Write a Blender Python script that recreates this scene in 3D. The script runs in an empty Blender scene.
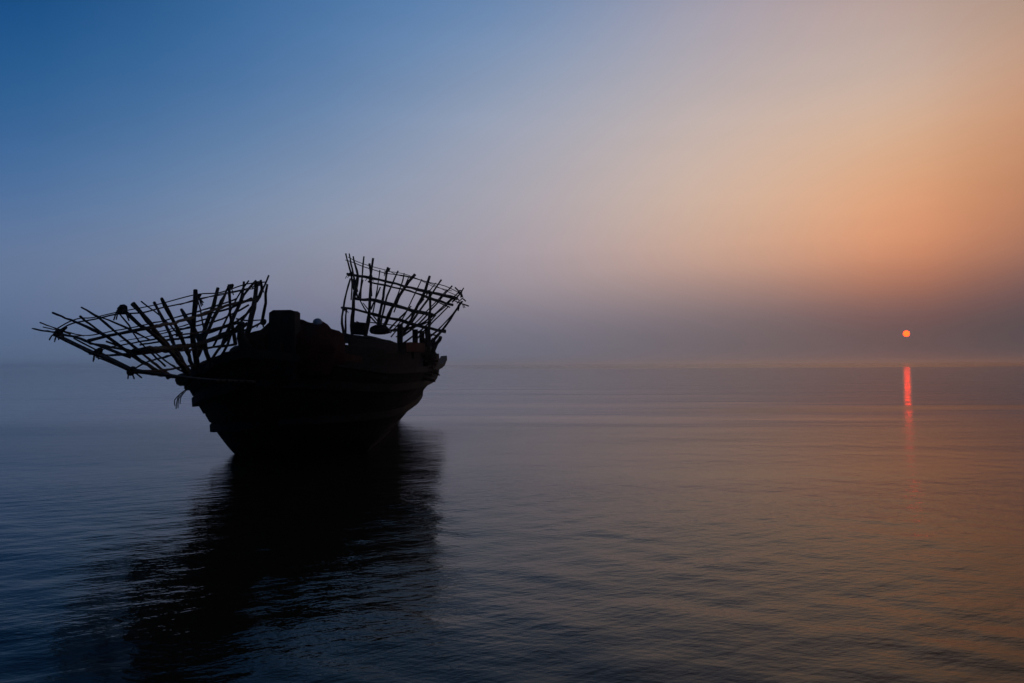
import bpy, math, random
import numpy as np

# ------------------------------------------------------------------ camera
sc = bpy.context.scene
R = math.radians
CAM_H, LENS, F = 1.6, 27.0, 768.0
PITCH = math.atan(22.5 / F)
ROLL = R(-0.32)
cam = bpy.data.cameras.new('camera')
cam.lens, cam.sensor_width = LENS, 36.0
cam.clip_start, cam.clip_end = 0.1, 30000.0
co = bpy.data.objects.new('camera', cam)
sc.collection.objects.link(co)
co.location = (0, 0, CAM_H)
from mathutils import Matrix, Vector
co.rotation_euler = (Matrix.Rotation(math.pi / 2 + PITCH, 3, 'X') @ Matrix.Rotation(ROLL, 3, 'Z')).to_euler()
sc.camera = co

# ------------------------------------------------------------------ sky and sun
SUN_AZ, SUN_EL = R(27.2), R(1.87)
GLOW_AZ = R(28.3)
world = bpy.data.worlds.new('World')
sc.world = world
world.use_nodes = True
nt = world.node_tree
nt.nodes.clear()
N = nt.nodes.new
L = nt.links.new


def lin(c):
    return tuple(((v / 255) / 12.92 if v / 255 <= .04045 else ((v / 255 + .055) / 1.055) ** 2.4) for v in c)


def wmath(op, a, b=None, c=None):
    n = N('ShaderNodeMath')
    n.operation = op
    for i, v in enumerate((a, b, c)):
        if v is None:
            continue
        if isinstance(v, (int, float)):
            n.inputs[i].default_value = v
        else:
            L(v, n.inputs[i])
    return n.outputs[0]


tc = N('ShaderNodeTexCoord')
sep = N('ShaderNodeSeparateXYZ')
L(tc.outputs['Generated'], sep.inputs[0])
elev = wmath('ARCSINE', wmath('MINIMUM', wmath('MAXIMUM', sep.outputs[2], 0.0), 1.0))
elev01 = wmath('MULTIPLY', elev, 2 / math.pi)
az = wmath('ARCTAN2', sep.outputs[0], sep.outputs[1])
daz = wmath('WRAP', wmath('SUBTRACT', az, GLOW_AZ), math.pi, -math.pi)
# elevation (deg) -> colour, at four bearings away from the glow round the sun
ZEN = (16, 26, 44)
FAR = [(0, (50, 62, 88)), (5, (54, 68, 98)), (15, (42, 64, 104)), (30, (26, 48, 88)), (60, (20, 40, 76)), (90, ZEN)]
COLS = [
    (-150, FAR),
    (-61.7, [(0, (86, 105, 134)), (1.5, (88, 107, 138)), (3.2, (94, 112, 145)), (5, (99, 118, 151)), (7.1, (99, 120, 155)), (10, (84, 114, 156)),
             (12.5, (70, 108, 155)), (18.3, (40, 90, 142)), (22, (26, 78, 132)), (38, (13, 34, 60)), (60, (14, 26, 46)), (90, ZEN)]),
    (-46.7, [(0, (92, 106, 132)), (1.5, (98, 109, 136)), (3.2, (110, 117, 143)), (5, (122, 127, 150)), (7.5, (130, 138, 160)), (10.5, (126, 142, 169)),
             (15, (106, 134, 171)), (20, (78, 117, 163)), (25, (62, 107, 157)), (38, (32, 52, 76)), (60, (20, 32, 52)), (90, ZEN)]),
    (-28.3, [(0, (104, 107, 124)), (1.5, (112, 112, 128)), (3.2, (126, 122, 136)), (5, (146, 138, 148)), (8.4, (166, 156, 165)), (11, (169, 163, 172)),
             (15, (165, 166, 180)), (21.6, (134, 152, 181)), (25, (114, 141, 179)), (38, (64, 70, 80)), (60, (28, 36, 52)), (90, ZEN)]),
    (-9.9, [(0, (108, 96, 102)), (1.5, (108, 96, 100)), (3.2, (124, 106, 108)), (5, (158, 126, 118)), (7.5, (202, 157, 134)), (10.5, (213, 173, 147)),
            (14, (212, 181, 161)), (20, (187, 172, 170)), (24.5, (171, 160, 168)), (38, (88, 84, 88)), (60, (38, 42, 54)), (90, ZEN)]),
    (0, [(0, (98, 82, 86)), (1.5, (98, 80, 82)), (3.2, (118, 88, 86)), (5, (162, 110, 92)), (7.5, (206, 140, 106)), (10.5, (218, 156, 118)),
         (13.3, (216, 166, 131)), (19.5, (196, 171, 158)), (23, (182, 158, 150)), (38, (96, 86, 84)), (60, (40, 42, 52)), (90, ZEN)]),
    (5.4, [(0, (84, 76, 82)), (2.2, (86, 76, 80)), (4, (110, 85, 85)), (7, (168, 116, 95)), (10, (190, 132, 100)), (13, (199, 144, 110)),
           (19, (192, 156, 135)), (22.5, (174, 148, 134)), (38, (88, 78, 76)), (60, (38, 40, 50)), (90, ZEN)]),
    (22, [(0, (84, 80, 90)), (3, (92, 84, 92)), (7, (148, 116, 108)), (13, (178, 142, 124)), (20, (165, 145, 142)), (38, (78, 82, 96)), (60, (38, 48, 74)), (90, ZEN)]),
    (48, [(0, (80, 86, 102)), (7, (110, 110, 126)), (14, (118, 124, 148)), (25, (76, 98, 138)), (38, (40, 62, 98)), (60, (26, 44, 78)), (90, ZEN)]),
    (85, [(0, (70, 84, 112)), (7, (80, 98, 130)), (15, (62, 92, 138)), (25, (34, 70, 118)), (38, (18, 46, 86)), (60, (18, 38, 72)), (90, ZEN)]),
    (150, FAR),
]


def smooth_curve(xs, ys, q):
    """monotone-ish cubic through (xs, ys)"""
    xs, ys = np.asarray(xs, float), np.asarray(ys, float)
    d = np.gradient(ys, xs, axis=0)
    i = np.clip(np.searchsorted(xs, q) - 1, 0, len(xs) - 2)
    h = xs[i + 1] - xs[i]
    u = np.clip((q - xs[i]) / h, 0, 1)
    return ((1 + 2 * u) * (1 - u) ** 2 * ys[i] + u * (1 - u) ** 2 * h * d[i] + u * u * (3 - 2 * u) * ys[i + 1] + u * u * (u - 1) * h * d[i + 1])


ELS = [0, 1, 2, 3, 4, 5, 6, 7, 8.5, 10, 11.5, 13, 15, 17, 19, 21, 23, 25, 28, 32, 37, 43, 50, 60, 74, 90]
AZS = [-150, -120, -92, -76, -66, -60, -54, -48, -42, -36, -30, -25, -20, -15, -10, -6, -3, 0, 3, 6, 10, 15, 20, 27, 36, 48, 64, 85, 115, 150]
tab = np.array([[smooth_curve([d for d, c in st], [c for d, c in st], e) for e in ELS] for a, st in COLS])
grid = [[smooth_curve([a for a, st in COLS], tab[:, j], a) for j in range(len(ELS))] for a in AZS]
prev = None
for i, (a, row) in enumerate(zip(AZS, grid)):
    rp = N('ShaderNodeValToRGB')
    cr = rp.color_ramp
    cr.interpolation = 'LINEAR'
    while len(cr.elements) < len(ELS):
        cr.elements.new(0.5)
    for e, d in zip(cr.elements, ELS):
        e.position = d / 90.0
    for e, c in zip(cr.elements, row):
        e.color = (*lin(np.clip(c, 2, 255)), 1)
    L(elev01, rp.inputs[0])
    if prev is None:
        prev = rp.outputs[0]
        continue
    mr = N('ShaderNodeMapRange')
    mr.inputs['From Min'].default_value = R(AZS[i - 1])
    mr.inputs['From Max'].default_value = R(a)
    L(daz, mr.inputs['Value'])
    mx = N('ShaderNodeMix')
    mx.data_type = 'RGBA'
    L(mr.outputs[0], mx.inputs[0])
    L(prev, mx.inputs[6])
    L(rp.outputs[0], mx.inputs[7])
    prev = mx.outputs[2]
# faint uneven streaks of haze
smp = N('ShaderNodeMapping')
smp.inputs['Scale'].default_value = (2.2, 2.2, 14)
smp.inputs['Rotation'].default_value = (0, R(-9), 0)
L(tc.outputs['Generated'], smp.inputs[0])
sno = N('ShaderNodeTexNoise')
sno.inputs['Scale'].default_value = 1.0
sno.inputs['Detail'].default_value = 5
sno.inputs['Roughness'].default_value = .6
L(smp.outputs[0], sno.inputs[0])
bg = N('ShaderNodeBackground')
hz = N('ShaderNodeVectorMath')
hz.operation = 'SCALE'
L(prev, hz.inputs[0])
L(wmath('MULTIPLY_ADD', sno.outputs[0], .14, .93), hz.inputs['Scale'])
L(hz.outputs[0], bg.inputs[0])
bg.inputs[1].default_value = 1.0
wo = N('ShaderNodeOutputWorld')
L(bg.outputs[0], wo.inputs[0])
sun_dir = Vector((math.sin(SUN_AZ) * math.cos(SUN_EL), math.cos(SUN_AZ) * math.cos(SUN_EL), math.sin(SUN_EL)))
# the sun stands dim and red behind the haze: its lamp is as weak as its disc
sl = bpy.data.lights.new('sun_light', 'SUN')
sl.energy, sl.angle, sl.color = 0.00012, R(0.55), (1.0, 0.16, 0.04)
so = bpy.data.objects.new('sun_light', sl)
sc.collection.objects.link(so)
so.rotation_euler = sun_dir.to_track_quat('Z', 'Y').to_euler()

vs = sc.view_settings
vs.view_transform, vs.look, vs.exposure, vs.gamma = 'Standard', 'None', 0.0, 1.0
vs.use_curve_mapping = False
sc.cycles.max_bounces = 8
sc.cycles.volume_bounces = 4

# ------------------------------------------------------------------ materials
def nodes(name):
    m = bpy.data.materials.new(name)
    m.use_nodes = True
    t = m.node_tree
    b = t.nodes['Principled BSDF']
    return m, t, b


def wood(name, c1, c2, rough=.8, scale=6.0, stretch=(1, 1, 1), bump=.25, spec=.25):
    m, t, b = nodes(name)
    tcn = t.nodes.new('ShaderNodeTexCoord')
    mp = t.nodes.new('ShaderNodeMapping')
    mp.inputs['Scale'].default_value = stretch
    n1 = t.nodes.new('ShaderNodeTexNoise')
    n1.inputs['Scale'].default_value = scale
    n1.inputs['Detail'].default_value = 8
    n1.inputs['Roughness'].default_value = .65
    oi = t.nodes.new('ShaderNodeObjectInfo')
    ad = t.nodes.new('ShaderNodeMath')
    ad.operation = 'MULTIPLY_ADD'
    ad.inputs[1].default_value = .6
    ad.inputs[2].default_value = -.3
    sm = t.nodes.new('ShaderNodeMath')
    sm.operation = 'ADD'
    rp = t.nodes.new('ShaderNodeValToRGB')
    rp.color_ramp.elements[0].position = .3
    rp.color_ramp.elements[1].position = .75
    rp.color_ramp.elements[0].color = (*c1, 1)
    rp.color_ramp.elements[1].color = (*c2, 1)
    bp = t.nodes.new('ShaderNodeBump')
    bp.inputs['Strength'].default_value = bump
    bp.inputs['Distance'].default_value = .02
    k = t.links.new
    k(tcn.outputs['Object'], mp.inputs[0])
    k(mp.outputs[0], n1.inputs[0])
    k(oi.outputs['Random'], ad.inputs[0])
    k(n1.outputs[0], sm.inputs[0])
    k(ad.outputs[0], sm.inputs[1])
    k(sm.outputs[0], rp.inputs[0])
    k(rp.outputs[0], b.inputs['Base Color'])
    k(n1.outputs[0], bp.inputs['Height'])
    k(bp.outputs[0], b.inputs['Normal'])
    b.inputs['Roughness'].default_value = rough
    b.inputs['Specular IOR Level'].default_value = spec
    return m


M = {
    'tar': wood('tarred_wood', (.003, .0025, .002), (.013, .009, .007), .85, 5, (1, .35, 3), .4, .12),
    'rail': wood('rubbing_wood', (.004, .003, .0025), (.018, .012, .009), .85, 7, (1, .4, 2), .4, .12),
    'pole': wood('weathered_pole', (.014, .009, .006), (.075, .045, .025), .8, 14, (1, 1, 1), .3, .15),
    'rope': wood('old_rope', (.014, .012, .010), (.05, .04, .03), .95, 40, (1, 1, 1), .3, .05),
    'twine': wood('faded_twine', (.03, .022, .008), (.11, .075, .028), .95, 30, (1, 1, 1), .3, .05),
    'net': wood('red_net', (.02, .003, .002), (.06, .010, .006), .95, 22, (1, 1, 1), .6, .05),
    'glow_red': wood('glow_red_board', (.012, .005, .003), (.09, .03, .014), .9, 9, (1, 1, 1), .4, .05),  # red tint of the sun glow put into the base colour
    'float': wood('pale_foam', (.30, .30, .29), (.50, .50, .48), .6, 12, (1, 1, 1), .1, .3),
    'sack': wood('dark_cloth', (.004, .0035, .003), (.015, .012, .01), .95, 14, (1, 1, 1), .4, .05),
    'leaf': wood('dry_twig', (.02, .016, .009), (.05, .04, .02), .9, 30),
}
# sea: murky water, calm in some reaches and ruffled in others
m, t, b = nodes('sea_water')
k = t.links.new
b.inputs['Base Color'].default_value = (.028, .022, .011, 1)
b.inputs['IOR'].default_value = 1.18
geo = t.nodes.new('ShaderNodeNewGeometry')


def tmath(op, a, bb=None, c=None, clamp=False):
    n = t.nodes.new('ShaderNodeMath')
    n.operation = op
    n.use_clamp = clamp
    for i, v in enumerate((a, bb, c)):
        if v is None:
            continue
        if isinstance(v, (int, float)):
            n.inputs[i].default_value = v
        else:
            k(v, n.inputs[i])
    return n.outputs[0]


def tnoise(scale, rot, stretch, detail=3, rough=.5):
    mp = t.nodes.new('ShaderNodeMapping')
    mp.vector_type = 'TEXTURE'
    mp.inputs['Rotation'].default_value = (0, 0, R(rot))
    mp.inputs['Scale'].default_value = stretch
    k(geo.outputs['Position'], mp.inputs[0])
    n = t.nodes.new('ShaderNodeTexNoise')
    n.inputs['Scale'].default_value = scale
    n.inputs['Detail'].default_value = detail
    n.inputs['Roughness'].default_value = rough
    k(mp.outputs[0], n.inputs[0])
    return n.outputs[0]


sp = t.nodes.new('ShaderNodeSeparateXYZ')
k(geo.outputs['Position'], sp.inputs[0])
wob = tnoise(.06, 0, (3, 1, 1), 4, .6)
yy = tmath('MULTIPLY', sp.outputs[1], tmath('MULTIPLY_ADD', wob, .5, .75))


def step(v, a, bb, lo, hi):
    n = t.nodes.new('ShaderNodeMapRange')
    n.interpolation_type = 'SMOOTHSTEP'
    n.inputs['From Min'].default_value = a
    n.inputs['From Max'].default_value = bb
    n.inputs['To Min'].default_value = lo
    n.inputs['To Max'].default_value = hi
    k(v, n.inputs['Value'])
    return n.outputs[0]


calm = step(yy, 15, 30, 1.0, .16)
ruff = step(yy, 280, 360, 0.0, .7)
amt = tmath('ADD', calm, ruff)
right = step(tmath('MULTIPLY_ADD', sp.outputs[1], .12, sp.outputs[0]), -6, 30, 0, 1)
line = tmath('MULTIPLY', tmath('MULTIPLY', step(yy, 25, 26.2, 0, .10), step(yy, 27.2, 29, 1, 0)), step(sp.outputs[0], 2, 9, 0, 1))
band = tmath('MULTIPLY', step(yy, 225, 255, 0, .16), right)
rgh = tmath('ADD', tmath('ADD', step(yy, 6, 15, .04, .15), step(yy, 16, 26, 0, -.075)), tmath('ADD', line, band))
k(rgh, b.inputs['Roughness'])
ripA = tnoise(4.0, 28, (3.0, 1, 1), 4, .6)
ripB = tnoise(11, -14, (2.4, 1, 1), 3, .6)
ripC = tnoise(.2, -5, (6, 1, 1), 3, .55)
patch = step(tnoise(.16, 20, (2.5, 1, 1), 3, .55), .35, .65, .35, 1.5)
amt = tmath('MULTIPLY', amt, patch)
hh = tmath('MULTIPLY_ADD', ripA, .0115, tmath('MULTIPLY', ripB, .0048))
hh = tmath('MULTIPLY_ADD', hh, amt, tmath('MULTIPLY', ripC, .09))
bp = t.nodes.new('ShaderNodeBump')
bp.inputs['Strength'].default_value = 1.0
bp.inputs['Distance'].default_value = 1.0
k(hh, bp.inputs['Height'])
k(bp.outputs[0], b.inputs['Normal'])
M['sea'] = m
m, t, b = nodes('sun_fire')
b.inputs['Base Color'].default_value = (0, 0, 0, 1)
b.inputs['Emission Color'].default_value = (1.0, .028, .0025, 1)
b.inputs['Emission Strength'].default_value = 11.0
M['sun'] = m

# ------------------------------------------------------------------ mesh helpers
rnd = random.Random(7)
rng = np.random.default_rng(11)


def wloc(o):
    p = Vector((0, 0, 0))
    while o is not None:
        p += o.location
        o = o.parent
    return p


def obj(name, verts, faces, mat, parent=None, smooth=False, label=None, cat=None, group=None, kind=None):
    v = np.asarray(verts, float)
    c = (v.min(0) + v.max(0)) / 2
    if parent is None:
        c[2] = v[:, 2].min()
    me = bpy.data.meshes.new(name)
    me.from_pydata((v - c).tolist(), [], faces)
    me.materials.append(M[mat])
    if smooth:
        me.polygons.foreach_set('use_smooth', [True] * len(me.polygons))
    o = bpy.data.objects.new(name, me)
    sc.collection.objects.link(o)
    o.parent = parent
    o.location = Vector(c) - wloc(parent)
    for kk, vv in (('label', label), ('category', cat), ('group', group), ('kind', kind)):
        if vv:
            o[kk] = vv
    return o


class MB:
    def __init__(s):
        s.v, s.f = [], []

    def add(s, v, f):
        n = len(s.v)
        s.v += [tuple(map(float, p)) for p in v]
        s.f += [tuple(i + n for i in q) for q in f]

    def box(s, c, ax, ay, az_):
        c, ax, ay, az_ = map(lambda q: np.array(q, float), (c, ax, ay, az_))
        v = [c + ax * i + ay * j + az_ * l for i in (-1, 1) for j in (-1, 1) for l in (-1, 1)]
        s.add(v, [(0, 1, 3, 2), (4, 6, 7, 5), (0, 4, 5, 1), (2, 3, 7, 6), (0, 2, 6, 4), (1, 5, 7, 3)])

    def tube(s, pts, rad, n=7, wob=0.0, knots=0.0):
        pts = np.asarray(pts, float)
        m_ = len(pts)
        rad = np.broadcast_to(np.asarray(rad, float), (m_,)).copy()
        if wob:
            rad *= 1 + rng.normal(0, wob, m_)
        base = len(s.v)
        T = np.gradient(pts, axis=0)
        T /= np.linalg.norm(T, axis=1)[:, None] + 1e-9
        ref = np.array([0, 0, 1.0]) if abs(T[0][2]) < .9 else np.array([0, 1.0, 0])
        u = np.cross(T[0], ref)
        for i in range(m_):
            u = u - T[i] * u.dot(T[i])
            u /= np.linalg.norm(u) + 1e-9
            w = np.cross(T[i], u)
            for j in range(n):
                a = 2 * math.pi * j / n
                s.v.append(tuple(pts[i] + rad[i] * (math.cos(a) * u + math.sin(a) * w)))
        for i in range(m_ - 1):
            for j in range(n):
                a, b_ = base + i * n + j, base + i * n + (j + 1) % n
                s.f.append((a, b_, b_ + n, a + n))
        s.f.append(tuple(base + j for j in range(n))[::-1])
        s.f.append(tuple(base + (m_ - 1) * n + j for j in range(n)))

    def build(s, name, mat, parent=None, **kw):
        return obj(name, s.v, s.f, mat, parent, **kw)


CR, SR = math.cos(ROLL), math.sin(ROLL)
CP, SP = math.cos(PITCH), math.sin(PITCH)


def at(px, py, D):
    """world point on the sight line through a picture point, D metres in front of the camera"""
    x, u = (px - 512) / F * D, (341.5 - py) / F * D
    x, u = x * CR - u * SR, x * SR + u * CR
    return np.array([x, D * CP - u * SP, CAM_H + D * SP + u * CP])


def dense(pts, step_=.12):
    pts = np.asarray(pts, float)
    if len(pts) > 2:                                   # smooth through the points
        out = []
        P_ = np.vstack([2 * pts[0] - pts[1], pts, 2 * pts[-1] - pts[-2]])
        for i in range(1, len(P_) - 2):
            p0, p1, p2, p3 = P_[i - 1:i + 3]
            n = max(2, int(np.linalg.norm(p2 - p1) / step_))
            for q in np.arange(n) / n:
                out.append(.5 * (2 * p1 + (p2 - p0) * q + (2 * p0 - 5 * p1 + 4 * p2 - p3) * q * q + (3 * p1 - p0 - 3 * p2 + p3) * q ** 3))
        out.append(pts[-1])
        return np.array(out)
    n = max(3, int(np.linalg.norm(pts[1] - pts[0]) / step_))
    return pts[0] + (pts[1] - pts[0]) * np.linspace(0, 1, n + 1)[:, None]


# ------------------------------------------------------------------ sea
def build_sea():
    azs = np.concatenate([np.linspace(-62, 62, 861), np.linspace(62, 298, 50)[1:-1]])
    azs = np.radians(azs)
    rad = np.concatenate([[.15, .6, 1.2, 2.0, 2.6], np.geomspace(3.0, 75, 660), np.geomspace(78, 14000, 60)])
    A, Rr = np.meshgrid(azs, rad)
    x, y = Rr * np.sin(A), Rr * np.cos(A)
    z = np.zeros_like(x)
    g = np.random.default_rng(5)
    fade = 1 / (1 + (Rr / 15) ** 3)
    # slow swell, oblique wind ripples, small cross chop
    for i in range(46):
        if i < 8:
            lam, th, sl_ = g.uniform(2.5, 6), R(g.normal(34, 20)), .0042
        elif i < 34:
            lam, th, sl_ = g.uniform(.26, .8), R(g.normal(42, 20)), .0062
        else:
            lam, th, sl_ = g.uniform(.3, .8), R(g.normal(-30, 18)), .005
        kk = 2 * math.pi / lam
        ph = g.uniform(0, 6.28)
        wx = .25 * np.sin(x * .31 + i) + .2 * np.sin(y * .43 + 1.7 * i)
        # crests drift in strength from place to place
        env = .55 + .45 * np.sin(.21 * x + .13 * y * (1 if i % 2 else -1) + i * 2.1) * np.sin(.17 * y - .11 * x + i)
        ok = np.clip((lam / (Rr * .006) - 2) / 2, 0, 1)
        z += sl_ / kk * 1.4 * ok * env * np.sin(kk * ((x + wx) * math.sin(th) + (y + wx) * math.cos(th)) + ph)
    z *= fade
    nr, na = x.shape
    v = np.stack([x, y, z], -1).reshape(-1, 3)
    v = np.vstack([v, [[0, 0, 0]]])
    i, j = np.meshgrid(np.arange(nr - 1), np.arange(na), indexing='ij')
    j2 = (j + 1) % na
    q = np.stack([i * na + j, i * na + j2, (i + 1) * na + j2, (i + 1) * na + j], -1).reshape(-1, 4)[:, ::-1]
    tri = np.stack([np.full(na, nr * na), np.arange(na), (np.arange(na) + 1) % na], -1)[:, ::-1]
    me = bpy.data.meshes.new('sea')
    me.vertices.add(len(v))
    me.vertices.foreach_set('co', v.astype(np.float32).ravel())
    nl = q.size + tri.size
    me.loops.add(nl)
    me.loops.foreach_set('vertex_index', np.concatenate([q.ravel(), tri.ravel()]).astype(np.int32))
    me.polygons.add(len(q) + len(tri))
    ls = np.concatenate([np.arange(len(q)) * 4, q.size + np.arange(len(tri)) * 3]).astype(np.int32)
    me.polygons.foreach_set('loop_start', ls)
    me.polygons.foreach_set('use_smooth', np.ones(len(ls), bool))
    me.update(calc_edges=True)
    me.validate()
    me.materials.append(M['sea'])
    o = bpy.data.objects.new('sea', me)
    sc.collection.objects.link(o)
    o['kind'] = 'structure'
    return o


build_sea()

# ------------------------------------------------------------------ sun disc
SUN_D = 9000.0
sr = SUN_D * 2.55 / F
sv, sf = [], []
for i in range(17):
    for j in range(32):
        a, e = j / 32 * 2 * math.pi, -math.pi / 2 + i / 16 * math.pi
        sv.append((sr * math.cos(e) * math.cos(a), sr * math.cos(e) * math.sin(a), sr * math.sin(e)))
for i in range(16):
    for j in range(32):
        sf.append((i * 32 + j, i * 32 + (j + 1) % 32, (i + 1) * 32 + (j + 1) % 32, (i + 1) * 32 + j))
sv = np.array(sv) + np.array(sun_dir) * SUN_D + np.array([0, 0, CAM_H])
obj('sun', sv, sf, 'sun', smooth=True, label='small orange sun disc low in the haze above the horizon', cat='sun')

# ------------------------------------------------------------------ boat
WK, WW, WG, RAKE, S0, PW, TH, OX, OY, HEEL, FL = .8, 1.15, 2.20, -3.157, 2.502, 1.424, R(-2.381), -3.78, 13.874, R(-4.017), .80
ZK, QB = -.6, .45
AX = np.array([math.sin(TH), math.cos(TH), 0])
LA = np.array([math.cos(TH), -math.sin(TH), 0])
ORG = np.array([OX, OY, 0])


def sheer(s):
    return 1.335 + .738 * max(0, (-.033 - s) / 4.5) ** 1.6 + .22 * max(0, (s - 4) / 7) ** 2


def frame_pt(s, lat, z):
    """boat coordinates (aft, to the right, up) -> world, with the boat's list"""
    l2 = lat * math.cos(HEEL) + z * math.sin(HEEL)
    z2 = z * math.cos(HEEL) - lat * math.sin(HEEL)
    return ORG + AX * s + LA * l2 + np.array([0, 0, z2])


def slw(q, v):
    def I(a, b_, c, e=1.0):
        return a + (b_ - a) * v / .32 if v < .32 else b_ + (c - b_) * ((v - .32) / .68) ** e
    W, sb, se, s0 = I(WK, WW, WG, FL), I(.7, 0, RAKE, .581), I(8.5, 9.5, 12.75), I(1.2, .15, S0)
    if q < QB:
        ph = max(q, 0) / QB * math.pi / 2
        return sb + (s0 - sb) * (1 - math.cos(ph)), W * math.sin(ph) ** PW
    r = (q - QB) / (1 - QB)
    return s0 + (se - s0) * r, W * (1 - (.045 + .465 * (1 - v)) * r * r)


def hull_pt(side, q, v, off=0.0, dz=0.0):
    s, w = slw(q, v)
    z = ZK + (sheer(s) - ZK) * v + dz
    if off:
        s2, w2 = slw(min(q + .01, 1), v)
        s1, w1 = slw(max(q - .01, 0), v)
        ds, dw = s2 - s1, w2 - w1
        if q < .01:
            ds, dw = 0, 1
        l = math.hypot(ds, dw)
        s, w = s - off * dw / l, w + off * ds / l
    return frame_pt(s, side * w, z)


boat = bpy.data.objects.new('wooden_boat', None)
sc.collection.objects.link(boat)
boat.location = (OX, OY + 3, 0)
boat['label'] = 'dark wooden boat with flaring pole lattice racks moored on the calm sea'
boat['category'] = 'boat'

# inner shell
mb = MB()
QN, VN = 40, 12
for side in (-1, 1):
    g = [[hull_pt(side, i / QN, j / VN) for j in range(VN + 1)] for i in range(QN + 1)]
    base = len(mb.v)
    for row in g:
        mb.v += [tuple(p) for p in row]
    for i in range(QN):
        for j in range(VN):
            a = base + i * (VN + 1) + j
            f = (a, a + 1, a + VN + 2, a + VN + 1)
            mb.f.append(f if side < 0 else f[::-1])
# transom and bottom
tl = [hull_pt(-1, 1, j / VN) for j in range(VN + 1)]
tr = [hull_pt(1, 1, j / VN) for j in range(VN + 1)]
for j in range(VN):
    mb.add([tl[j], tr[j], tr[j + 1], tl[j + 1]], [(0, 1, 2, 3)])
for i in range(QN):
    mb.add([hull_pt(-1, i / QN, 0), hull_pt(1, i / QN, 0), hull_pt(1, (i + 1) / QN, 0), hull_pt(-1, (i + 1) / QN, 0)], [(0, 1, 2, 3)])
hull = mb.build('hull', 'tar', boat, smooth=True, label='tarred plank hull with bluff end')

# strakes: each plank a curved board of its own
NS = 9
for side in (-1, 1):
    for j in range(NS):
        v0, v1 = .26 + .74 * j / NS, .26 + .74 * (j + 1) / NS
        cuts = [0, .16 + .1 * ((j * 37) % 5) / 5, .42 + .16 * ((j * 53) % 7) / 7, .74 + .08 * ((j * 29) % 3), 1]
        for a, b_ in zip(cuts[:-1], cuts[1:]):
            n = max(3, int((b_ - a) * 34))
            g0 = .0012 if a > 0 else 0
            pr = .022 + rnd.uniform(-.006, .008)
            gp = .004
            pv = []
            for i in range(n + 1):
                q = a + g0 + (b_ - a - g0) * i / n
                va, vb = v0 + gp, v1 - gp - (.004 * rnd.random())
                pv += [hull_pt(side, q, va, -.01), hull_pt(side, q, va, pr), hull_pt(side, q, vb, pr * .8), hull_pt(side, q, vb, -.01)]
            pf = []
            for i in range(n):
                for e in range(4):
                    f = (i * 4 + e, i * 4 + (e + 1) % 4, i * 4 + 4 + (e + 1) % 4, i * 4 + 4 + e)
                    pf.append(f if side > 0 else f[::-1])
            pf += [(0, 1, 2, 3), tuple(n * 4 + e for e in (3, 2, 1, 0))]
            obj('plank', pv, pf, 'tar', hull)


def rail(name, side, v, q0, q1, h, out, mat='rail', dz=0.0, inn=.02, n=40, parent=boat, jit=0.0):
    pv, pf = [], []
    for i in range(n + 1):
        q = q0 + (q1 - q0) * i / n
        jz = dz + rnd.uniform(-jit, jit)
        o1 = out + rnd.uniform(-jit, jit)
        pv += [hull_pt(side, q, v, -inn, jz - h / 2), hull_pt(side, q, v, o1, jz - h / 2), hull_pt(side, q, v, o1, jz + h / 2), hull_pt(side, q, v, -inn, jz + h / 2)]
    for i in range(n):
        for e in range(4):
            f = (i * 4 + e, i * 4 + (e + 1) % 4, i * 4 + 4 + (e + 1) % 4, i * 4 + 4 + e)
            pf.append(f if side > 0 else f[::-1])
    pf += [(0, 1, 2, 3), tuple(n * 4 + e for e in (3, 2, 1, 0))]
    return obj(name, pv, pf, mat, parent)


for side in (-1, 1):
    rail('gunwale_rail', side, 1.0, .0, 1, .11, .075, dz=.02, inn=.14, jit=.008)
    rail('rubbing_strake', side, .86, .02, 1, .13, .10, jit=.006)
    rail('rubbing_strake', side, .62, .04, 1, .12, .085, jit=.006)

# deck
mb = MB()
for i in range(QN):
    q0, q1 = i / QN, (i + 1) / QN
    vv = .86
    a, b_ = hull_pt(-1, q0, vv), hull_pt(1, q0, vv)
    c, d = hull_pt(1, q1, vv), hull_pt(-1, q1, vv)
    mb.add([a, b_, c, d], [(0, 1, 2, 3)])
mb.build('deck', 'tar', boat)

# post at the bow
def block(name, c, hx, hy, hz, mat, parent, lean=(0, 0), cham=.03, jag=.012, **kw):
    """upright timber with chamfered edges and an uneven sawn top"""
    ring = [(-hx, -hy + cham), (-hx + cham, -hy), (hx - cham, -hy), (hx, -hy + cham), (hx, hy - cham), (hx - cham, hy), (-hx + cham, hy), (-hx, hy - cham)]
    v, f = [], []
    lv = [-1, -.4, .3, .93, 1]
    for kx, zz in enumerate(lv):
        sc_ = .93 if kx == 4 else 1
        for (x, y) in ring:
            v.append((c[0] + x * sc_ + lean[0] * zz * hz + rnd.uniform(-jag, jag), c[1] + y * sc_ + lean[1] * zz * hz + rnd.uniform(-jag, jag),
                      c[2] + zz * hz + (rnd.uniform(-jag, jag) * 2 if kx > 2 else 0)))
    for kx in range(4):
        for j in range(8):
            a, b2 = kx * 8 + j, kx * 8 + (j + 1) % 8
            f.append((a, b2, b2 + 8, a + 8))
    f += [tuple(range(8))[::-1], tuple(range(32, 40))]
    return obj(name, v, f, mat, parent, **kw)


pc = at(285, 330, 11.3)
block('mooring_post', (pc[0], pc[1], 1.89), .186, .19, .50, 'tar', boat, lean=(.01, 0), cham=.04, label='stout squared post at the bow')


# ------------------------------------------------------------------ lattice racks
def lens(px, x0, x1, d0, half, layer):
    tt = min(max((px - x0) / (x1 - x0), 0.0), 1.0)
    return d0 + layer * half * math.sin(math.pi * tt) ** .8


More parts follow.
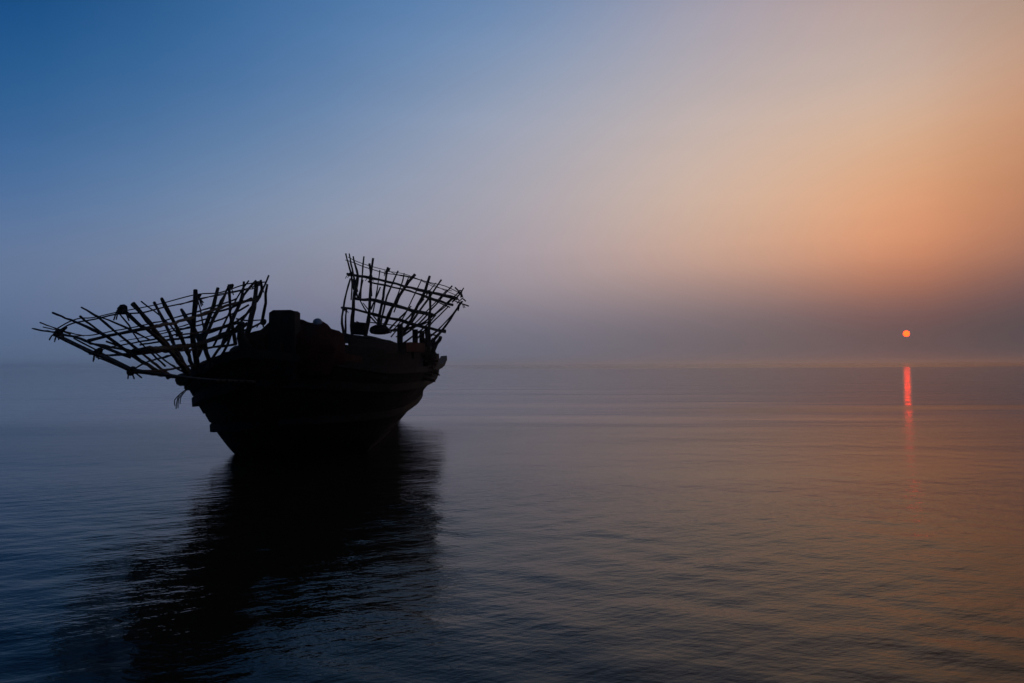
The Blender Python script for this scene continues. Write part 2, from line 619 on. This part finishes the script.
def rack(base_pts, base_w, spec, ropes, dfun, label):
    mb = MB()
    mb.tube(dense([at(*p) for p in base_pts], .15), base_w, 9, .12)
    rk = mb.build('lattice_rack', 'pole', boat, smooth=True, label=label)
    for (pts, w, lay) in spec:
        P3 = []
        for p in pts:
            l = p[2] if len(p) > 2 else lay
            P3.append(at(p[0], p[1], dfun(p[0], p[1], l)))
        D = np.mean([p[1] for p in P3])
        d = dense(P3, .14)
        r = w * 1.0 * D / F / 2
        n = len(d)
        d = d + rng.normal(0, r * .2, d.shape)
        rr = r * np.linspace(.8, 1.14, n)
        mb = MB()
        mb.tube(d, rr, 7 if w > 2.2 else 6, .11)
        mb.build('pole', 'pole', rk, smooth=True)
    for (pts, w, lay) in ropes:
        d = dense([at(p[0], p[1], dfun(p[0], p[1], lay)) for p in pts], .12)
        mb = MB()
        mb.tube(d, w * 14.5 / F / 2, 5)
        mb.build('rope_line', 'rope', rk, smooth=True)
    return rk


N_, F_, C_ = -1, 1, 0


def dlc(px):
    return 9.9 + 1.6 * (px - 33) / 235


def dl(px, py, lay):
    sq = min(1.0, max(.25, (384 - py) / 60))
    u = min(1.0, max(0.0, (px - 150) / 70))
    return dlc(px) + lens(px, 28, 272, 0, 3.0 * (1 - u) + .9 * u, lay) * (1 - u + sq * u)


left = [
    ([(32.5, 328.6), (57, 333), (76, 337.5), (91, 343), (111, 350), (130, 358)], 2.3, N_),
    ([(40, 322.5), (56, 328.5), (70, 334)], 1.5, F_),
    ([(43, 327), (62, 331), (84, 336)], 1.3, F_),
    ([(53, 312.6), (80, 324), (105.6, 336), (129, 352), (160, 373)], 2.8, N_),
    ([(81.5, 307.7), (98.7, 317.5), (115, 331), (140, 352), (168, 374)], 2.6, N_),
    ([(94, 314.5), (127, 328), (150, 340)], 1.9, F_),
    ([(80, 316.5), (105.5, 336), (136, 358), (162, 373)], 2.5, F_),
    ([(116.4, 310.6), (129, 325), (139, 341), (165, 366)], 1.8, F_),
    ([(121, 307.6), (141, 325), (160, 340), (186, 371)], 4.4, N_),
    ([(132.5, 303.4), (148, 321), (164, 341), (188, 374)], 4.9, N_),
    ([(141, 301.4), (161, 316.5), (176, 332), (190, 352)], 1.8, F_),
    ([(154.4, 302.5), (162, 318), (170, 335), (184, 366)], 3.6, F_),
    ([(161.6, 298.6), (173, 320), (184, 343), (194, 368)], 4.3, N_),
    ([(180.5, 309.6), (190, 322), (202, 346)], 4.6, F_),
    ([(195.4, 290.4), (194.3, 315), (194, 345), (198, 372)], 5.3, N_),
    ([(197, 294), (203, 325), (209, 362)], 1.9, F_),
    ([(219, 288), (213, 306), (204, 330), (198, 350)], 4.0, F_),
    ([(229, 284.4), (230.2, 305), (231, 322), (236, 344)], 3.4, N_),
    ([(226, 292.5), (214, 318), (203, 341), (198, 356)], 3.9, N_),
    ([(244, 281.4), (241.5, 298.5), (232, 319), (222, 345)], 2.9, F_),
    ([(249, 280.6), (238, 296), (225, 322), (213, 347)], 1.8, F_),
    ([(256, 280.6), (244, 295.5), (235.5, 314), (225, 340)], 3.0, N_),
    ([(257, 282), (253, 308), (247, 338)], 4.6, F_),
    ([(269, 275.6), (262, 291), (249, 311), (235, 330), (218, 350), (205, 369)], 2.4, N_),
    ([(266.8, 284), (265.5, 303), (262, 323)], 3.2, F_),
    ([(263, 321.5), (252, 327), (240, 332)], 2.2, F_),
    ([(262, 320), (250, 320.5), (236, 319)], 1.6, F_),
    ([(261, 280), (262, 290), (256, 302)], 3.0, N_),
    ([(110, 355.5), (141, 353), (175, 351), (207, 348), (236, 344)], 2.7, N_),
    ([(230.5, 334), (224, 352.5), (214, 364), (202, 372)], 3.3, N_),
    ([(131, 371), (156, 370.5), (178, 368), (212, 361), (238, 350)], 2.4, N_),
    ([(204, 344), (207, 354), (211, 366)], 4.8, N_),
    ([(180, 355), (188, 369), (198, 374)], 2.8, F_),
    ([(175, 349), (182, 361), (189, 373)], 4.2, N_),
    ([(128, 353.5), (143, 363), (159, 371), (174, 376)], 2.4, N_),
    ([(154, 352), (166, 361), (178, 369), (188, 374)], 2.0, F_),
    ([(134, 369), (147, 362), (161, 358), (180, 353)], 2.0, F_),
    # rails that bind the uprights
    ([(89, 340.5), (108.5, 336), (130, 331.3), (152, 327), (175, 322.6), (200, 315), (230.5, 304.5), (258, 299)], 3.4, N_),
    ([(198, 316.5), (216, 312), (230.5, 308), (252, 298.4)], 2.0, F_),
    ([(74, 336), (93, 335), (113, 331), (133, 327.5), (176, 317.5), (206, 309), (236, 299)], 1.5, F_),
    ([(56, 334.8), (76, 337), (91, 343), (111, 347), (128, 350)], 2.4, F_),
    ([(106, 341), (130, 351), (142, 352)], 2.6, F_),
    ([(134, 350.5), (150, 348.8), (176, 347.5), (200, 343.5), (222, 336), (240, 328)], 5.0, N_),
    ([(140, 345), (168, 340), (196, 335.5), (220, 329), (238, 322)], 2.4, F_),
    ([(97, 351), (112, 346.5), (134, 343), (160, 338), (182, 333)], 1.7, F_),
    ([(90, 354), (107, 355), (126, 355), (150, 353)], 1.9, F_),
    ([(58, 337.6), (74, 345), (92, 354.4)], 1.8, N_),
    ([(74, 338.4), (86, 344.6), (99, 351.6), (112, 359)], 1.7, F_),
    ([(90, 353.5), (110, 360), (130, 370.6), (147, 373.4), (181, 378.6)], 2.5, N_),
    ([(96, 357), (112, 363.4), (132, 372), (150, 374)], 1.4, F_),
    ([(150, 372.5), (166, 375.6), (184, 378.5)], 1.7, F_),
    ([(180, 328.5), (197, 325.6), (222, 319), (249, 305)], 1.6, F_),
    ([(176, 336), (197, 332.5), (214, 329), (235.5, 322), (251, 310)], 2.0, N_),
    ([(203, 343), (220, 338), (236, 332), (248, 323)], 2.8, F_),
    ([(150, 333), (172, 329), (196, 322), (214, 317)], 1.3, F_),
    ([(120, 341), (146, 337), (170, 331.5), (190, 328)], 1.3, F_),
    ([(240, 324), (241, 336), (243, 349)], 9.0, N_),
    ([(205, 371), (222, 358), (238, 352)], 2.6, F_),
]
lropes = [
    ([(58, 328), (69, 321.8), (80, 318.2), (93, 317.6), (116, 312.4), (156, 304.7), (195, 294.7), (220, 292.5), (246, 284), (265, 282)], 1.1, F_),
    ([(60, 330), (72, 323.6), (96, 319), (118, 314), (141, 313), (161, 308), (192, 301.5), (220, 294), (244, 289.4), (262, 284)], .9, N_),
    ([(180, 304.6), (199, 298.6), (221, 295), (240, 291), (256, 288)], .8, N_),
]
lrack = rack([(180, 380, 12.6), (198, 376.5, 12.4), (214, 367, 12.1), (232, 356, 11.7), (246, 349, 11.4)], .10, left, lropes, dl,
             'wide tray-like lattice of crossed poles flaring out left')


def dr(px, py, lay):
    sq = min(1.0, max(.35, (360 - py) / 70))
    return 16.0 + .5 * (px - 343) / 123 + lens(px, 338, 470, 0, .8, lay) * sq


right = [
    ([(345.6, 253.5), (348, 263), (351, 274), (354, 290)], 1.9, F_),
    ([(349, 253.6), (351, 264), (353.5, 275), (357, 292)], 1.9, N_),
    ([(353, 256.3), (355, 265), (358.4, 277)], 1.9, F_),
    ([(364, 256.4), (362.4, 275), (360.4, 299)], 1.9, F_),
    ([(373, 257.8), (371, 276), (370, 300), (368.6, 320), (365.6, 337)], 3.0, N_),
    ([(369.6, 263.5), (371, 279), (370.6, 296)], 2.8, F_),
    ([(388, 267), (384, 290.6), (379.4, 316), (377.6, 326)], 2.8, F_),
    ([(398, 271), (387.5, 296), (382.4, 316), (380, 330)], 2.0, F_),
    ([(404.6, 273), (400, 289), (391, 311), (386, 322)], 1.6, F_),
    ([(415, 273.8), (403, 290), (392, 309), (384, 327)], 3.2, N_),
    ([(430, 276), (422, 297), (411, 319.5), (398, 341)], 3.1, N_),
    ([(441.5, 279.6), (428, 299), (412.5, 321), (404, 330)], 2.1, F_),
    ([(452, 286), (436, 304), (419.6, 323), (398, 339)], 1.9, F_),
    ([(460, 291), (446, 304), (430, 318), (412.6, 328), (393, 331)], 1.7, F_),
    ([(462, 301), (446, 325), (432, 341), (419, 351)], 2.7, N_),
    ([(459, 307), (443, 325), (424, 342), (413, 350)], 1.8, F_),
    ([(449, 306), (434, 321), (413, 343)], 1.7, F_),
    ([(430, 292), (430, 316), (428.4, 352)], 3.2, N_),
    ([(426, 329), (427.6, 340), (429, 354)], 4.4, F_),
    ([(440.7, 337), (437, 343), (432.6, 352)], 4.2, N_),
    ([(350.4, 278), (346.4, 293), (343.4, 309), (342, 323), (344, 336)], 2.2, F_),
    ([(346.6, 309), (345.6, 322), (345.6, 335)], 1.9, N_),
    ([(357.6, 276), (355, 293), (353.4, 309), (352, 335)], 3.8, N_),
    ([(353, 279), (355.4, 288), (358, 300)], 1.6, N_),
    ([(363, 280), (360, 291), (357.6, 300)], 1.7, N_),
    ([(370, 312), (367.6, 324), (364.6, 337)], 3.4, F_),
    ([(360, 301), (368, 314), (378, 325)], 1.5, N_),
    ([(363, 303), (371, 313), (380, 324)], 1.4, F_),
    ([(380.4, 287), (376, 298), (371, 309)], 1.8, F_),
    ([(430, 321), (418, 326), (404.6, 328), (389, 330.6)], 2.1, N_),
    ([(411, 306), (400, 318), (390, 328.4)], 1.7, F_),
    ([(436, 315), (424, 328), (412, 337), (402, 344)], 1.7, F_),
    ([(424, 299), (410, 316), (399, 326)], 1.5, F_),
    ([(436, 283), (420, 303), (404, 322), (391, 337)], 1.4, F_),
    ([(447, 290), (428, 310), (410, 328), (396, 337)], 1.3, F_),
    ([(455, 297), (440, 311), (424, 322), (404, 331)], 1.3, F_),
    ([(380, 270), (377, 290), (373, 313)], 1.4, F_),
    ([(409, 276), (401, 294), (394, 312)], 1.3, F_),
    ([(422, 279), (412, 300), (402, 320), (390, 333)], 1.3, N_),
    ([(366, 322), (392, 325), (416, 331), (438, 336)], 1.4, F_),
    ([(350, 268), (352, 284), (351, 300)], 1.3, N_),
    # rails
    ([(347.6, 273.8), (358, 275.6), (370.5, 278), (388, 282), (404.6, 286), (426.6, 291.4), (457, 298.6)], 2.9, N_),
    ([(368, 281.6), (386, 285.6), (404, 289.4), (428, 297), (453, 305)], 2.4, F_),
    ([(390, 287), (408, 290.6), (430, 299), (450, 307.4)], 1.3, N_),
    ([(355.6, 299), (365, 299.4), (375, 300.6), (395, 305.6), (414, 310.6), (433, 315)], 3.7, N_),
    ([(341, 308), (355, 310), (382, 316), (400, 320.4), (418, 325.6), (445.6, 331.4)], 3.2, N_),
    ([(356, 321), (366, 328), (366, 335)], 1.6, F_),
    ([(366, 336), (383, 340), (404, 346.6), (426, 351)], 2.8, F_),
    # stub ends bound together at the outer corner
    ([(453, 300), (461, 303.4), (468.6, 306)], 1.2, N_),
    ([(455, 287.6), (459.6, 292), (462, 297)], 1.6, N_),
    ([(463.6, 288), (459, 295), (452, 302)], 1.5, N_),
    ([(457, 303.6), (462, 298.4), (465.6, 301)], 1.3, F_),
    ([(458.6, 299), (459.4, 305), (458, 311)], 1.4, N_),
]
rropes = [
    ([(345.6, 260), (355, 263), (363, 266.5), (387.5, 273.6), (405, 275.6), (430, 282.6), (445, 286), (461, 293.6)], 1.0, N_),
    ([(348, 257), (357, 261.6), (372, 266.6), (389, 271), (397, 275), (414, 278.4), (430, 283.4), (444, 290), (458, 296)], .9, F_),
    ([(384, 271), (402, 273.4), (418, 279), (432, 286), (452, 291)], .8, F_),
]
rrack = rack([(342, 338, 15.8), (368, 341, 15.8), (396, 347, 16.1), (428, 355, 16.5)], .10, right, rropes, dr,
             'tall basket-like lattice of poles flaring up right')

# slats added under the left rack to darken the reflection, at eye level
yb = lambda px: float(np.interp(px, [40, 58, 91, 110, 130, 150, 181, 210, 320], [329, 336, 352, 359, 369, 372.5, 377, 380, 384]))
D = 7.1
while D < 13.0:
    pxs = [p for p in np.arange(56, 306, 6.0) if (abs(D - dlc(p)) <= lens(p, 28, 272, 0, 3.02, 1) if p < 160 else p < min(225 + (D - 7.3) * 26, 256 if D < 11 else 206))]
    if len(pxs) > 4:
        c = np.array([at(p, yb(p), D) for p in pxs])
        c[:, 2] += rnd.uniform(-.006, .006)
        wd, th_ = .060 + rnd.uniform(-.010, .004), .008
        sv, sf = [], []
        for p in c:
            sv += [p + (0, -wd, -th_), p + (0, wd, -th_), p + (0, wd, th_), p + (0, -wd, th_)]
        for i in range(len(c) - 1):
            sf += [(i * 4 + e, i * 4 + (e + 1) % 4, i * 4 + 4 + (e + 1) % 4, i * 4 + 4 + e) for e in range(4)]
        sf += [(3, 2, 1, 0), tuple((len(c) - 1) * 4 + e for e in range(4))]
        obj('added_slat', sv, sf, 'tar', lrack)
    D += .125 + rnd.uniform(-.01, .012)

for px in (132, 168, 204, 238):  # supports added beneath the reflection-darkening slats
    d0, d1 = (8.0, 13.0) if px < 200 else (7.6, 11.6)
    mb = MB()
    mb.tube(dense([at(px, yb(px) + 2.2 * 9 / d, d) for d in (d0, (d0 + d1) / 2, d1)], .3), .022, 6, .05)
    mb.build('added_bearer', 'tar', lrack, smooth=True)

# lashings where the rail poles cross the uprights: knots of cord
for rk, pts, df in ((lrack, [(57, 333), (62, 331), (97, 352), (131, 371), (122, 309), (197, 297), (230, 287), (257, 284), (263, 322)], dl),
                    (rrack, [(350, 274), (344, 309), (370, 277), (388, 270), (460, 292), (461, 303), (430, 315), (428, 292), (428, 350)], dr)):
    for (px, py) in pts:
        p = at(px, py, df(px, py, N_))
        mb = MB()
        for kx in range(3):
            rr = .028 + .006 * kx
            a0 = rnd.uniform(0, 3)
            ring = [p + np.array([math.cos(a) * rr, (kx - 1) * .02 + rnd.uniform(-.01, .01), math.sin(a + a0) * rr]) for a in np.linspace(0, 2 * math.pi, 10)]
            mb.tube(ring, .011, 5)
        for kx in range(3):
            a = rnd.uniform(0, 6.28)
            mb.tube([p, p + np.array([math.cos(a) * .06, 0, -.03]), p + np.array([math.cos(a) * .10, .02, -.07 - .06 * rnd.random()])], .008, 4)
        mb.build('lashing', 'rope', rk)

# ------------------------------------------------------------------ bulwark of uneven boards on the right side
for row in range(4):
    q = .10 + .03 * row
    while q < .72:
        ln = rnd.uniform(.10, .2)
        if hull_pt(1, q, 1.0, 0, .22 + .165 * row)[2] > 2.18 - .3 * q:
            q += .02
            continue
        rail('bulwark_board', 1, 1.0, q, min(q + ln, .74), .175 + rnd.uniform(-.012, .01), -.05 + rnd.uniform(-.035, .06), 'glow_red' if rnd.random() < .25 else 'rail',
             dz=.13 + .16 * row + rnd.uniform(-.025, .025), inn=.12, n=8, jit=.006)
        q += ln + rnd.uniform(-.01, .02)
for q in np.linspace(.34, .72, 7):
    p = hull_pt(1, q, 1.0, -.16, .2)
    block('stanchion', (p[0], p[1], p[2] + .12), .05, .05, .5 + rnd.uniform(-.08, .1), 'tar', boat, cham=.012, jag=.006)
def tangle(name, spots, n, spread, mat, seed, rad=.014, **kw):
    """a mess of rope: many loose loops through the given points"""
    g = np.random.default_rng(seed)
    mb = MB()
    for i in range(n):
        c = spots[g.integers(len(spots))]
        a0, rr = g.uniform(0, 6.28), g.uniform(.4, 1.0) * spread
        tl = g.normal(0, .5, 3)
        pts = []
        for a in np.linspace(0, g.uniform(3, 6), 9):
            pts.append(c + np.array([math.cos(a + a0) * rr, math.sin(a + a0) * rr * .7, .35 * rr * math.sin(2 * a + a0)]) + tl * .06 + g.normal(0, .02, 3))
        mb.tube(dense(pts, .06), rad * g.uniform(.7, 1.3), 5)
    return mb.build(name, mat, None, **kw)


tangle('rope_tangle', [at(398, 348, 15.6), at(408, 350.5, 15.8), at(418, 352, 16.0), at(428, 354, 16.2)], 60, .17, 'twine', 4,
       label='tangle of faded brown rope heaped along the right bulwark', cat='rope')
tangle('rope_coil', [at(431, 364, 16.4), at(432, 371, 16.4), at(430, 357, 16.4)], 30, .10, 'glow_red', 8,
       label='small bunch of cord coloured with red sun glow hanging at the right end of the boat', cat='rope')
# broken boards sticking out
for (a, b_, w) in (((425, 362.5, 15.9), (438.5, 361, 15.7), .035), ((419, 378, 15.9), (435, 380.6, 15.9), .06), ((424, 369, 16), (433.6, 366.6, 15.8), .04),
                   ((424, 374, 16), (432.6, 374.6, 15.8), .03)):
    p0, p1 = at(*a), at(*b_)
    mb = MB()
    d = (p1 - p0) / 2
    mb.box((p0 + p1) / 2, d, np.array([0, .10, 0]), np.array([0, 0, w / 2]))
    mb.build('broken_board', 'glow_red', boat)

# ------------------------------------------------------------------ things lying in the boat
def lump(name, c, rx, ry, rz, mat, seed, amp=.12, freq=3.0, nu=28, nv=14, flat=.4, **kw):
    g = np.random.default_rng(seed)
    dirs = g.normal(size=(10, 3))
    phs = g.uniform(0, 6.28, 10)
    v, f = [], []
    for i in range(nv + 1):
        e = -math.pi / 2 + math.pi * i / nv
        for j in range(nu):
            a = 2 * math.pi * j / nu
            d = np.array([math.cos(e) * math.cos(a), math.cos(e) * math.sin(a), math.sin(e)])
            s_ = 1 + amp * sum(math.sin(freq * (1 + .25 * q) * dirs[q].dot(d) + phs[q]) for q in range(10)) / 3
            p = d * s_
            if p[2] < -flat:
                p[2] = -flat
            v.append((c[0] + rx * p[0], c[1] + ry * p[1], c[2] + rz * p[2]))
    for i in range(nv):
        for j in range(nu):
            f.append((i * nu + j, i * nu + (j + 1) % nu, (i + 1) * nu + (j + 1) % nu, (i + 1) * nu + j))
    return obj(name, v, f, mat, None, smooth=True, **kw)


p = at(295, 352, 12.0)
lump('net_heap', p, .78, .85, .50, 'net', 3, .07, 3.2, 48, 24, flat=.9, label='reddish heap of fishing net behind the bow post', cat='net')
p = at(317.5, 322, 11.8)
lump('fishing_float', p, .07, .07, .058, 'float', 5, .02, 2, 20, 12, flat=.8, label='small pale round float resting on the net heap', cat='float')
# box and bundle inside the right rack
p = at(359.5, 329, 15.2)
mb = MB()
mb.box(p, (.12, 0, -.01), (0, .12, 0), (.004, 0, .115))
for s_ in (-1, 1):
    mb.box(p + np.array([0, -.128, s_ * .07]), (.125, 0, -.01), (0, .006, 0), (0, 0, .022))
mb.box(p + np.array([0, 0, .122]), (.13, 0, -.01), (0, .13, 0), (0, 0, .007))
mb.build('crate', 'sack', None, label='small dark box at the foot of the right lattice rack', cat='box')
p = at(380, 330, 15.3)
lump('cloth_bundle', p, .20, .16, .10, 'sack', 9, .10, 3, 28, 14, flat=.9, label='dark cloth bundle hanging among the poles of the right rack', cat='bundle')
# frayed rope ends dangling under the left rack
mb = MB()
for q in ([(194, 381), (188, 388), (180, 394), (177, 401), (176, 409)], [(188, 388), (181, 397), (180, 404)], [(180, 394), (174.6, 400), (175, 406)], [(184, 391), (178.6, 399), (178, 408)]):
    mb.tube(dense([at(x, y, 12.2) for x, y in q], .06), .008, 5)
mb.build('frayed_rope', 'rope', None, label='thin frayed rope ends dangling below the left lattice rack', cat='rope')

# ------------------------------------------------------------------ haze over the sea
HAZE = True
if HAZE:
    mb = MB()
    mb.box((0, 0, 3.0), (14500, 0, 0), (0, 14500, 0), (0, 0, 4.2))
    m, t, b = nodes('sea_haze')
    t.nodes.remove(b)
    pv = t.nodes.new('ShaderNodeVolumePrincipled')
    pv.inputs['Color'].default_value = (.97, .96, .96, 1)
    pv.inputs['Density'].default_value = .0010
    pv.inputs['Anisotropy'].default_value = .92
    t.links.new(pv.outputs[0], t.nodes['Material Output'].inputs['Volume'])
    M['haze'] = m
    mb.build('haze', 'haze', None, kind='stuff')
